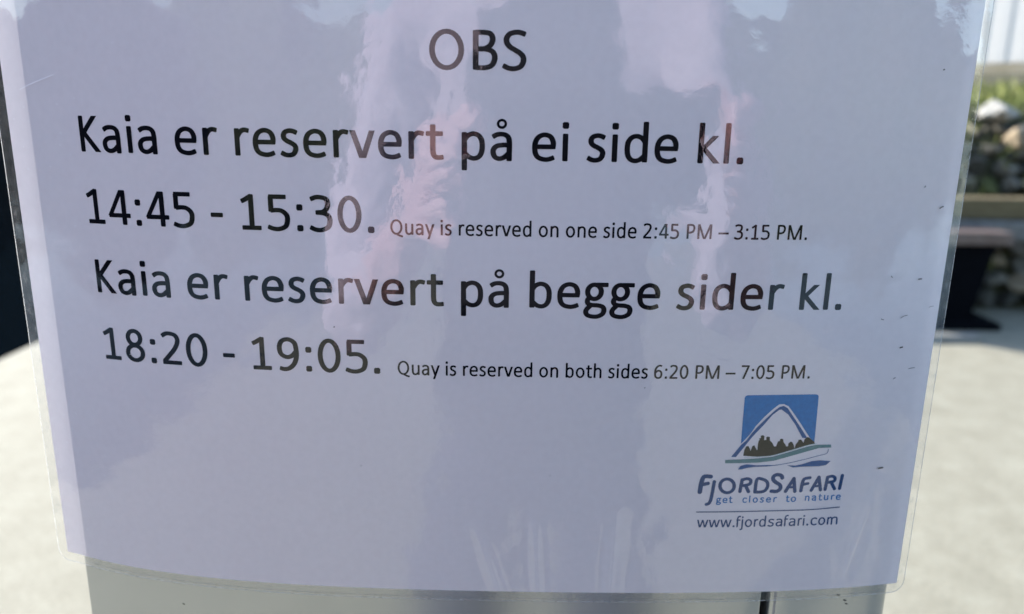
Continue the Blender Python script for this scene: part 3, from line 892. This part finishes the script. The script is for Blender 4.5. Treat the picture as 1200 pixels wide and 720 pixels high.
LOGO = [
 ('badge_sky', 'poly', [(87.19, -50.77), (87.05, -42.62), (87.04, -35.16), (87.28, -34.44), (87.98, -34.2), (99.03, -34.12), (110.24, -34.12), (110.85, -34.33), (111.15, -34.86), (111.28, -39.69), (111.53, -50.95), (109.37, -48.42), (106.42, -44.27), (103.8, -40.77), (101.56, -37.99), (99.93, -37.25), (98.39, -37.39), (96.79, -38.74), (93.97, -41.58), (91.55, -44.6), (89.88, -47.44), (88.21, -49.55)]),
 ('mountain_outline', 'poly', [(84.37, -55.29), (87.3, -51.1), (88.91, -49.56), (90.43, -47.11), (92.16, -44.89), (94.43, -42.35), (97.24, -39.39), (98.67, -38.2), (99.99, -37.89), (101.31, -38.64), (103.5, -41.57), (106.25, -45.28), (109.07, -49.24), (107.24, -48.91), (104.37, -44.23), (101.65, -40.74), (99.34, -39.09), (98.58, -39.25), (96.61, -40.88), (94.21, -44.09), (90.73, -48.34), (85.93, -55.39)]),
 ('tree_silhouette', 'poly', [(88.3, -54.91), (88.5, -52.84), (89.09, -51.61), (89.67, -51.53), (90.26, -52.45), (90.56, -53.27), (91.03, -51.55), (91.63, -51.3), (92.52, -52.88), (92.8, -52.97), (92.75, -51.23), (92.89, -49.8), (93.24, -49.43), (92.93, -48.98), (93.57, -48.78), (93.42, -48.04), (94.1, -47.8), (94.68, -48.18), (94.63, -49.28), (94.9, -49.61), (95.43, -49.41), (95.27, -48.59), (95.79, -48.31), (96.43, -48.48), (96.58, -49.63), (97.49, -50.55), (98.16, -51.8), (98.86, -51.73), (99.29, -50.08), (99.86, -49.89), (99.95, -49.27), (100.48, -49.07), (100.98, -49.37), (101.16, -50.32), (101.87, -51.16), (102.18, -51.86), (102.81, -51.79), (102.86, -50.8), (103.43, -50.23), (104.0, -50.33), (104.51, -51.08), (105.07, -52.66), (105.28, -51.22), (106.0, -50.2), (106.06, -49.63), (106.91, -49.52), (107.47, -50.23), (107.84, -50.74), (108.09, -49.42), (109.01, -48.7), (109.8, -49.05), (110.3, -49.56), (111.38, -50.33), (111.8, -51.16), (109.15, -51.72), (104.55, -53.27), (98.0, -54.94), (92.94, -55.29)]),
 ('hull_stripe', 'poly', [(82.51, -56.32), (87.55, -56.15), (92.99, -55.87), (98.04, -55.32), (103.8, -53.67), (109.18, -52.05), (112.31, -51.47), (117.23, -51.53), (117.44, -52.57), (113.25, -52.65), (109.75, -53.6), (104.35, -55.14), (98.58, -56.78), (93.13, -57.37), (87.67, -57.48), (82.61, -57.48)]),
 ('hull_highlight', 'line', [(88.68, -55.66), (92.95, -55.45), (98.0, -54.94), (103.76, -53.3), (109.14, -51.68), (112.27, -51.05)], 0.22),
 ('hull_line', 'line', [(92.85, -58.49), (98.74, -58.37), (103.43, -57.7), (108.88, -56.49), (113.56, -55.29), (116.11, -54.61), (116.54, -53.17)], 0.2),
 ('wave', 'poly', [(87.01, -59.72), (87.75, -58.39), (89.66, -57.91), (92.83, -58.28), (96.36, -58.25), (100.32, -58.35), (96.41, -58.75), (92.48, -58.82), (89.78, -59.21), (88.25, -59.65)]),
 ('wave', 'poly', [(103.11, -58.45), (105.91, -58.6), (108.26, -58.15), (111.36, -57.19), (114.16, -56.98), (117.77, -57.35), (116.39, -58.73), (114.0, -59.07), (108.36, -59.08), (105.18, -59.25)]),
 ('wordmark', 'line', [(75.08, -67.65), (75.32, -64.61), (75.86, -62.49), (76.76, -62.09), (78.31, -62.2)], 1.25),
 ('wordmark', 'line', [(75.68, -65.01), (77.56, -64.62)], 1.1),
 ('wordmark', 'line', [(79.57, -64.02), (79.14, -68.68), (78.83, -70.72), (78.35, -71.75), (77.53, -72.1)], 0.95),
 ('wordmark', 'line', [(86.27, -65.53), (86.22, -66.29), (85.94, -66.96), (85.47, -67.5), (84.84, -67.84), (84.12, -67.95), (83.38, -67.83), (82.7, -67.48), (82.13, -66.93), (81.74, -66.25), (81.57, -65.5), (81.62, -64.75), (81.9, -64.07), (82.37, -63.54), (83.0, -63.2), (83.71, -63.08), (84.45, -63.21), (85.13, -63.56), (85.7, -64.1), (86.09, -64.78), (86.27, -65.53)], 0.95),
 ('wordmark', 'line', [(88.33, -67.54), (88.72, -63.38)], 0.95),
 ('wordmark', 'line', [(88.72, -63.38), (90.43, -63.0), (91.57, -63.62), (91.4, -64.83), (90.17, -65.32), (88.76, -65.46)], 0.95),
 ('wordmark', 'line', [(90.04, -65.47), (91.19, -67.67)], 0.95),
 ('wordmark', 'line', [(93.34, -67.81), (93.63, -63.34), (95.42, -63.27), (97.03, -64.21), (97.43, -65.84), (96.67, -67.35), (95.15, -67.84), (93.34, -67.81)], 0.95),
 ('wordmark', 'line', [(102.05, -62.88), (101.59, -62.06), (100.22, -61.73), (99.13, -62.32), (99.05, -63.43), (100.06, -64.47), (101.45, -65.41), (101.77, -66.69), (100.72, -67.69), (98.8, -67.6)], 1.1),
 ('wordmark', 'line', [(103.62, -67.81), (106.02, -63.23)], 0.95),
 ('wordmark', 'line', [(106.02, -63.23), (106.81, -67.89)], 0.95),
 ('wordmark', 'line', [(104.43, -66.4), (106.35, -66.29)], 0.7),
 ('wordmark', 'line', [(108.83, -67.74), (109.09, -64.84), (109.62, -63.48), (111.47, -63.13)], 0.95),
 ('wordmark', 'line', [(109.16, -65.5), (110.97, -65.15)], 0.9),
 ('wordmark', 'line', [(112.37, -67.65), (114.52, -63.02)], 0.95),
 ('wordmark', 'line', [(114.52, -63.02), (115.55, -67.61)], 0.95),
 ('wordmark', 'line', [(113.14, -66.24), (115.08, -66.1)], 0.7),
 ('wordmark', 'line', [(117.11, -67.51), (117.47, -63.13)], 0.95),
 ('wordmark', 'line', [(117.47, -63.13), (119.11, -62.83), (120.08, -63.53), (119.82, -64.65), (117.56, -65.07)], 0.95),
 ('wordmark', 'line', [(119.04, -65.13), (120.36, -67.39)], 0.95),
 ('wordmark', 'line', [(122.14, -67.36), (122.56, -62.72)], 0.95),
 ('underline', 'line', [(74.53, -74.81), (86.5, -74.8), (98.44, -74.68), (111.06, -74.67), (117.93, -74.42), (122.89, -74.13)], 0.33),
]

offs = 0.06
for it in LOGO:
    name, kind = it[0], it[1]
    mt = {'badge_sky': M['blue'], 'mountain_outline': M['mblue'], 'tree_silhouette': M['tree'], 'hull_stripe': M['green'], 'hull_highlight': M['pale'],
          'hull_line': M['mblue'], 'wave': M['mblue'], 'underline': M['navy']}.get(name)
    if kind == 'poly':
        offs += 0.012
        lay_poly(name, it[2], mt, paper, offs)
    elif name != 'wordmark':
        offs += 0.012
        lay_strokes(name, [ribbon(resample(catmull(it[2]), 1.5), it[3], it[3], True)], mt, paper, base=offs)
mark = []
for it in LOGO:
    if it[0] == 'wordmark':
        mark.append(ribbon(catmull(it[2], 4), it[3] * 1.22, it[3] * 1.12, True))
lay_strokes('lettering', mark, M['navy'], paper)
for w, x, e in (('get', 80.64, 86.22), ('closer', 89.31, 101.02), ('to', 103.91, 107.55), ('nature', 110.29, 122.93)):
    trk = (e - x) / 3.55 * 1000
    base_w = sum(G[c][0] for c in w)
    t_ = ((e - x) * 1000 / 3.75 - base_w) / len(w)
    lay_strokes('lettering', line(w, x, -71.6 if w != 'nature' else -71.4, 3.75, e, track=t_, wv=108, wh=100, rc=True), M['blue'], paper)
lay_strokes('lettering', line('www.fjordsafari.com', 74.9, -80.45, 5.3, 122.9, adv=ARIAL, gscale=1.11, wv=98, wh=88), M['navy'], paper)

# ---- wear on the film: dust, specks, a scratch
def fleck(name, pts, w, mat, off=0.50):
    o = lay_strokes(name, [ribbon(catmull(pts, 4), w, w, True)], mat, film, base=off)
    return o
fleck('scratch', [(-141.4, 56.0), (-136.5, 57.6), (-131, 59.2), (-126.8, 60.4)], 0.16, M['dust'], 0.55)
for (x, y), (dx, dy), w, mt in [((143.7, 25.3), (1.3, .6), .45, 'dirt'), ((139.9, 3.1), (1.2, .1), .5, 'dirt'), ((136.2, -8.9), (2.6, 1.0), .3, 'dirtg'), ((136.8, -19.0), (.9, .2), .6, 'dirt'),
        ((141.5, -26.1), (2.4, .3), .35, 'dirtg'), ((135.9, -29.3), (.8, .4), .4, 'dirtg'), ((137.8, 65.4), (.3, .1), .5, 'dirt'), ((135.6, -60.5), (1.6, .2), .75, 'dirt'),
        ((137.1, 31.6), (.3, .3), .5, 'dirtg'), ((129.0, -9.6), (1.0, -.3), .35, 'dirtg'), ((130.2, 4.0), (.5, -.4), .4, 'dirtg'), ((145.3, -5.9), (1.8, .4), .2, 'dirtg'),
        ((-41.9, -13.7), (.25, .1), .4, 'dirt'), ((54.9, -31.7), (.3, .1), .35, 'dirtg'), ((26, -62), (.2, .1), .3, 'dirtg'), ((-35, -60), (.2, .1), .3, 'dirtg')]:
    fleck("dirt_fleck", [(x - dx * .42, y - dy * .45), (x, y + dy * .2), (x + dx * .42, y + dy * .45)], w * .72, M[mt])
st = []
r_ = random.Random(5)
for k in range(60):
    x = -147 + abs(r_.gauss(0, 17)); y = r_.uniform(-100, 80); q = r_.uniform(.09, .24)
    a = r_.uniform(0, 3.14)
    st.append(ribbon([(x, y), (x + math.cos(a) * q * 2, y + math.sin(a) * q)], q, q, True))
tag(lay_strokes('dust', st, M['dust'], film, base=0.5), kind='stuff')
for x, y in [(126.7, -107.9), (129.4, -110.2), (130.2, -111.6), (-101, -117)]:
    q = r_.uniform(.25, .5)
    lay_strokes('dirt_fleck', [ribbon([(x, y), (x + q * 1.6, y - q * .6)], q, q, True)], M['dirt'], cabinet, base=-0.45)

# ------------------------------------------------------------------ the photographer, seen only mirrored in the laminate
def skin_obj(name, nodes, edges, mat, parent, sub=2, root=0, wrinkle=None):
    """nodes: (x, y, z, rx, ry)"""
    me = bpy.data.meshes.new(name)
    me.from_pydata([n[:3] for n in nodes], edges, [])
    o = bpy.data.objects.new(name, me); link(o)
    md = o.modifiers.new('skin', 'SKIN'); md.use_smooth_shade = True; md.branch_smoothing = 0.6
    sv = me.skin_vertices[0].data
    for i, n in enumerate(nodes):
        sv[i].radius = (n[3], n[4] if len(n) > 4 else n[3]); sv[i].use_root = (i == root)
    s = o.modifiers.new('sub', 'SUBSURF'); s.levels = sub; s.render_levels = sub
    if wrinkle:
        tx = bpy.data.textures.new(name, 'CLOUDS'); tx.noise_scale = wrinkle[0]; tx.noise_depth = 2
        d = o.modifiers.new('fold', 'DISPLACE'); d.texture = tx; d.strength = wrinkle[1]; d.texture_coords = 'LOCAL'
    dg = bpy.context.evaluated_depsgraph_get(); dg.update()
    me2 = bpy.data.meshes.new_from_object(o.evaluated_get(dg), depsgraph=dg)
    me2.name = name
    me2.materials.clear(); me2.materials.append(mat)
    me2.polygons.foreach_set('use_smooth', [True] * len(me2.polygons))
    bpy.data.objects.remove(o)
    ob = bpy.data.objects.new(name, me2); link(ob)
    if parent is not None:
        ob.parent = parent; ob.matrix_parent_inverse = Matrix.Translation(-parent.location)
    return ob
skinm = simple('skin', (0.66, 0.36, 0.40), 0.5, noise=(30, (0.70, 0.42, 0.46)))
jacketm = simple('muted_pink_shirt', (0.50, 0.39, 0.48), 0.75, noise=(20, (0.60, 0.50, 0.60)), bump=(700, 0.0004))
vestm = simple('dark_vest', (0.02, 0.02, 0.028), 0.85, noise=(20, (0.03, 0.03, 0.04)))
trouserm = simple('dark_blue_trousers', (0.025, 0.03, 0.055), 0.85, noise=(20, (0.035, 0.04, 0.07)), bump=(700, 0.0004))
shoem = simple('brown_shoe', (0.10, 0.07, 0.05), 0.6)
hairm = simple('brown_hair', (0.05, 0.03, 0.02), 0.6, noise=(80, (0.09, 0.06, 0.04)))
phonem = simple('black_phone', (0.012, 0.012, 0.014), 0.25)
lensm = simple('lens_glass', (0.004, 0.004, 0.006), 0.05)
PX, PY = 0.06, -0.70
person = empty('person', (PX, PY, 0), 'person in a pink shirt and dark vest standing before the notice with a raised phone', 'person')
# continuous body: pelvis, spine, neck, head, arms with hands and fingers, legs
nodes, edges = [], []
def add(p, r, ry=None, prev=None):
    nodes.append((p[0], p[1], p[2], r, ry or r))
    if prev is not None: edges.append((prev, len(nodes) - 1))
    return len(nodes) - 1
pel = add((PX, PY, .95), .075, .06)
sp1 = add((PX, PY, 1.10), .10, .08, pel)
sp2 = add((PX, PY - .01, 1.28), .10, .075, sp1)
ch = add((PX, PY - .01, 1.39), .085, .065, sp2)
nk = add((PX, PY, 1.50), .052, .055, ch)
n2 = add((PX, PY + .02, 1.56), .05, .055, nk)
hd = add((PX, PY + .045, 1.62), .078, .086, n2)
h2 = add((PX, PY + .042, 1.69), .090, .102, hd)
h3 = add((PX, PY + .032, 1.765), .066, .078, h2)
# wrists: left hand by the lens end of the phone, right hand at its far end
WR = {-1: Vector((-.085, -.345, 1.20)), 1: Vector((.235, -.345, 1.215))}
EL_ = {-1: Vector((PX - .27, -.60, 1.07)), 1: Vector((PX + .27, -.60, 1.08))}
SH = {-1: Vector((PX - .19, PY, 1.41)), 1: Vector((PX + .19, PY, 1.41))}
PHC = Vector((0.075, -0.240, 1.285))
for s in (-1, 1):
    sh = add(SH[s] - Vector((0, 0, .015)), .048, .046, ch)
    el = add(EL_[s], .045, .043, sh)
    fm = add(EL_[s].lerp(WR[s], .4), .042, .04, el)
    wr = add(WR[s], .027, .023, fm)
    hc = Vector((-.020, -.272, 1.262)) + Vector((-.032, -.012, -.012)) if s < 0 else Vector((.188, -.268, 1.270))
    palm = add(WR[s].lerp(hc, .75), .030, .020, wr)
    edge_x = 0.0 if s < 0 else 0.152
    # fingers curl round the end of the phone, each of its own length; thumb on the near side
    for k, (ln, zz) in enumerate([(1.0, .028), (1.08, .008), (1.0, -.012), (.8, -.030)]):
        base = Vector((hc.x, hc.y + .006, hc.z + zz))
        a = add(base, .0105, None, palm)
        m = add(base + Vector((-s * .012 * ln, .030 * ln, .004)), .0092, None, a)
        t = add(base + Vector((-s * .030 * ln, .040 * ln, .006)), .0075, None, m)
    tb = add(Vector((hc.x - s * .004, hc.y - .016, hc.z + .020)), .012, None, palm)
    t1 = add(Vector((hc.x - s * .022, hc.y - .020, hc.z + .040)), .010, None, tb)
    add(Vector((hc.x - s * .040, hc.y - .012, hc.z + .048)), .0085, None, t1)
for s in (-1, 1):
    hp = add((PX + s * .092, PY, .82), .050, .06, pel)
    kn = add((PX + s * .124, PY + .010, .50), .042, .044, hp)
    cf = add((PX + s * .123, PY - .004, .36), .040, .042, kn)
    an = add((PX + s * .120, PY - .016, .10), .032, .034, cf)
    ft = add((PX + s * .12, PY + .03, .045), .036, .03, an)
    add((PX + s * .128, PY + .13, .035), .034, .022, ft)
skin_obj('body', nodes, edges, skinm, person, 2)
# jacket: torso and sleeves, open at the front
nodes, edges = [], []
a0 = add((PX, PY - .005, .96), .140, .11)
a1 = add((PX, PY - .005, 1.00), .155, .122, a0)
a2 = add((PX, PY - .01, 1.20), .150, .115, a1)
a3 = add((PX, PY - .015, 1.38), .150, .108, a2)
a4 = add((PX, PY - .005, 1.47), .085, .078, a3)
a5 = add((PX, PY + .004, 1.515), .062, .062, a4)
for s in (-1, 1):
    b = add(SH[s] + Vector((0, 0, -.005)), .082, .080, a3)
    c = add(SH[s].lerp(EL_[s], .55), .070, .068, b)
    d = add(EL_[s], .056, .054, c)
    e = add(EL_[s].lerp(WR[s], .5), .046, .044, d)
    add(EL_[s].lerp(WR[s], .85), .037, .033, e)
skin_obj('shirt', nodes, edges, jacketm, person, 3, wrinkle=(0.055, 0.022))
# dark padded vest over the shirt
nodes, edges = [], []
v0 = add((PX, PY - .005, .90), .180, .142)
v1 = add((PX, PY - .005, 1.00), .168, .136, v0)
v2 = add((PX, PY - .01, 1.20), .166, .130, v1)
v3 = add((PX, PY - .015, 1.36), .170, .124, v2)
v4 = add((PX, PY - .01, 1.455), .105, .088, v3)
skin_obj('vest', nodes, edges, vestm, person, 3, wrinkle=(0.07, 0.014))
nodes, edges = [], []
tt = add((PX, PY, 1.02), .135, .108)
t0 = add((PX, PY, .90), .15, .118, tt)
for s in (-1, 1):
    a0_ = add((PX + s * .092, PY, .85), .080, .10, t0)
    a = add((PX + s * .116, PY, .72), .074, .090, a0_)
    b = add((PX + s * .126, PY + .01, .50), .064, .07, a)
    add((PX + s * .120, PY - .015, .07), .060, .065, b)
skin_obj('trousers', nodes, edges, trouserm, person, 2, wrinkle=(0.06, 0.018))
for s in (-1, 1):
    nodes, edges = [], []
    a = add((PX + s * .112, PY - .05, .05), .048, .045)
    b = add((PX + s * .118, PY + .04, .05), .05, .045, a)
    add((PX + s * .128, PY + .15, .038), .048, .034, b)
    skin_obj('shoe', nodes, edges, shoem, person, 2)
# hair, eyes, nose, mouth, ears
bm = bmesh.new(); bmesh.ops.create_icosphere(bm, subdivisions=4, radius=1)
hr = random.Random(2)
for v in bm.verts:
    c = v.co.normalized()
    k = 1 + .02 * math.sin(c.x * 30 + c.z * 8) + hr.uniform(-.01, .01)
    v.co = Vector((PX + c.x * .090 * k, PY + .026 + c.y * .108 * k, 1.722 + c.z * .095 * k))
bmesh.ops.delete(bm, geom=[v for v in bm.verts if v.co.y > PY + .075 and v.co.z < 1.765], context='VERTS')
bmesh.ops.delete(bm, geom=[v for v in bm.verts if v.co.z < 1.66], context='VERTS')
bmesh.ops.solidify(bm, geom=bm.faces[:], thickness=.008)
bm_obj('hair', bm, hairm, person, smooth=True)
eyem = simple('eye', (0.6, 0.6, 0.58), 0.3); mouthm = simple('lips', (0.42, 0.16, 0.14), 0.5)
for s in (-1, 1):
    bm = bmesh.new(); bmesh.ops.create_uvsphere(bm, u_segments=12, v_segments=8, radius=.0055)
    bmesh.ops.translate(bm, verts=bm.verts, vec=(PX + s * .030, PY + .1365, 1.674)); bm_obj('pupil', bm, hairm, person, smooth=True)
    bm = bmesh.new(); bmesh.ops.create_uvsphere(bm, u_segments=12, v_segments=8, radius=.013)
    bmesh.ops.translate(bm, verts=bm.verts, vec=(PX + s * .030, PY + .127, 1.675)); bm_obj('eye', bm, eyem, person, smooth=True)
    bm = bmesh.new(); bmesh.ops.create_uvsphere(bm, u_segments=12, v_segments=8, radius=1)
    for v in bm.verts: v.co = Vector((PX + s * .082 + v.co.x * .010, PY + .035 + v.co.y * .018, 1.665 + v.co.z * .032))
    bm_obj('ear', bm, skinm, person, smooth=True)
bm = bmesh.new(); bmesh.ops.create_cone(bm, segments=10, radius1=.016, radius2=.006, depth=.05, cap_ends=True)
bmesh.ops.rotate(bm, verts=bm.verts, matrix=Matrix.Rotation(.35, 3, 'X')); bmesh.ops.translate(bm, verts=bm.verts, vec=(PX, PY + .136, 1.655)); bm_obj('nose', bm, skinm, person, smooth=True)
bm = bmesh.new(); bmesh.ops.create_uvsphere(bm, u_segments=12, v_segments=8, radius=1)
for v in bm.verts: v.co = Vector((PX + v.co.x * .024, PY + .122 + v.co.y * .008, 1.615 + v.co.z * .008))
bm_obj('mouth', bm, mouthm, person, smooth=True)

# the phone: the camera looks out of its lens corner
phone = empty('phone', (0.075, -0.24, 1.28), 'black phone held sideways in both hands in front of the notice', 'phone')
def oriented_box(name, cx, cy, cz, hx, hy, hz, mat, bev):
    """box in the camera's own axes, centre relative to the lens"""
    bm = box_bm(-hx, hx, -hy, hy, -hz, hz, bev, 4)
    R = Mx.copy()
    for v in bm.verts: v.co = CAM + R @ (Vector((cx, cy, cz)) + v.co)
    return bm_obj(name, bm, mat, phone, smooth=False)
oriented_box('case', .0585, -.0245, .0085, .0735, .0358, .0039, phonem, .0036)
oriented_box('camera_plate', .004, -.006, .0036, .0175, .0165, .0008, phonem, .0007)
for dx, dy in ((.008, -.014), (-.008, -.014)):
    bm = bmesh.new(); bmesh.ops.create_cone(bm, segments=24, radius1=.0062, radius2=.0058, depth=.0012, cap_ends=True)
    for v in bm.verts: v.co = CAM + Mx @ (v.co + Vector((dx + .004, dy + .002, .0022)))
    bm_obj('lens', bm, lensm, phone)
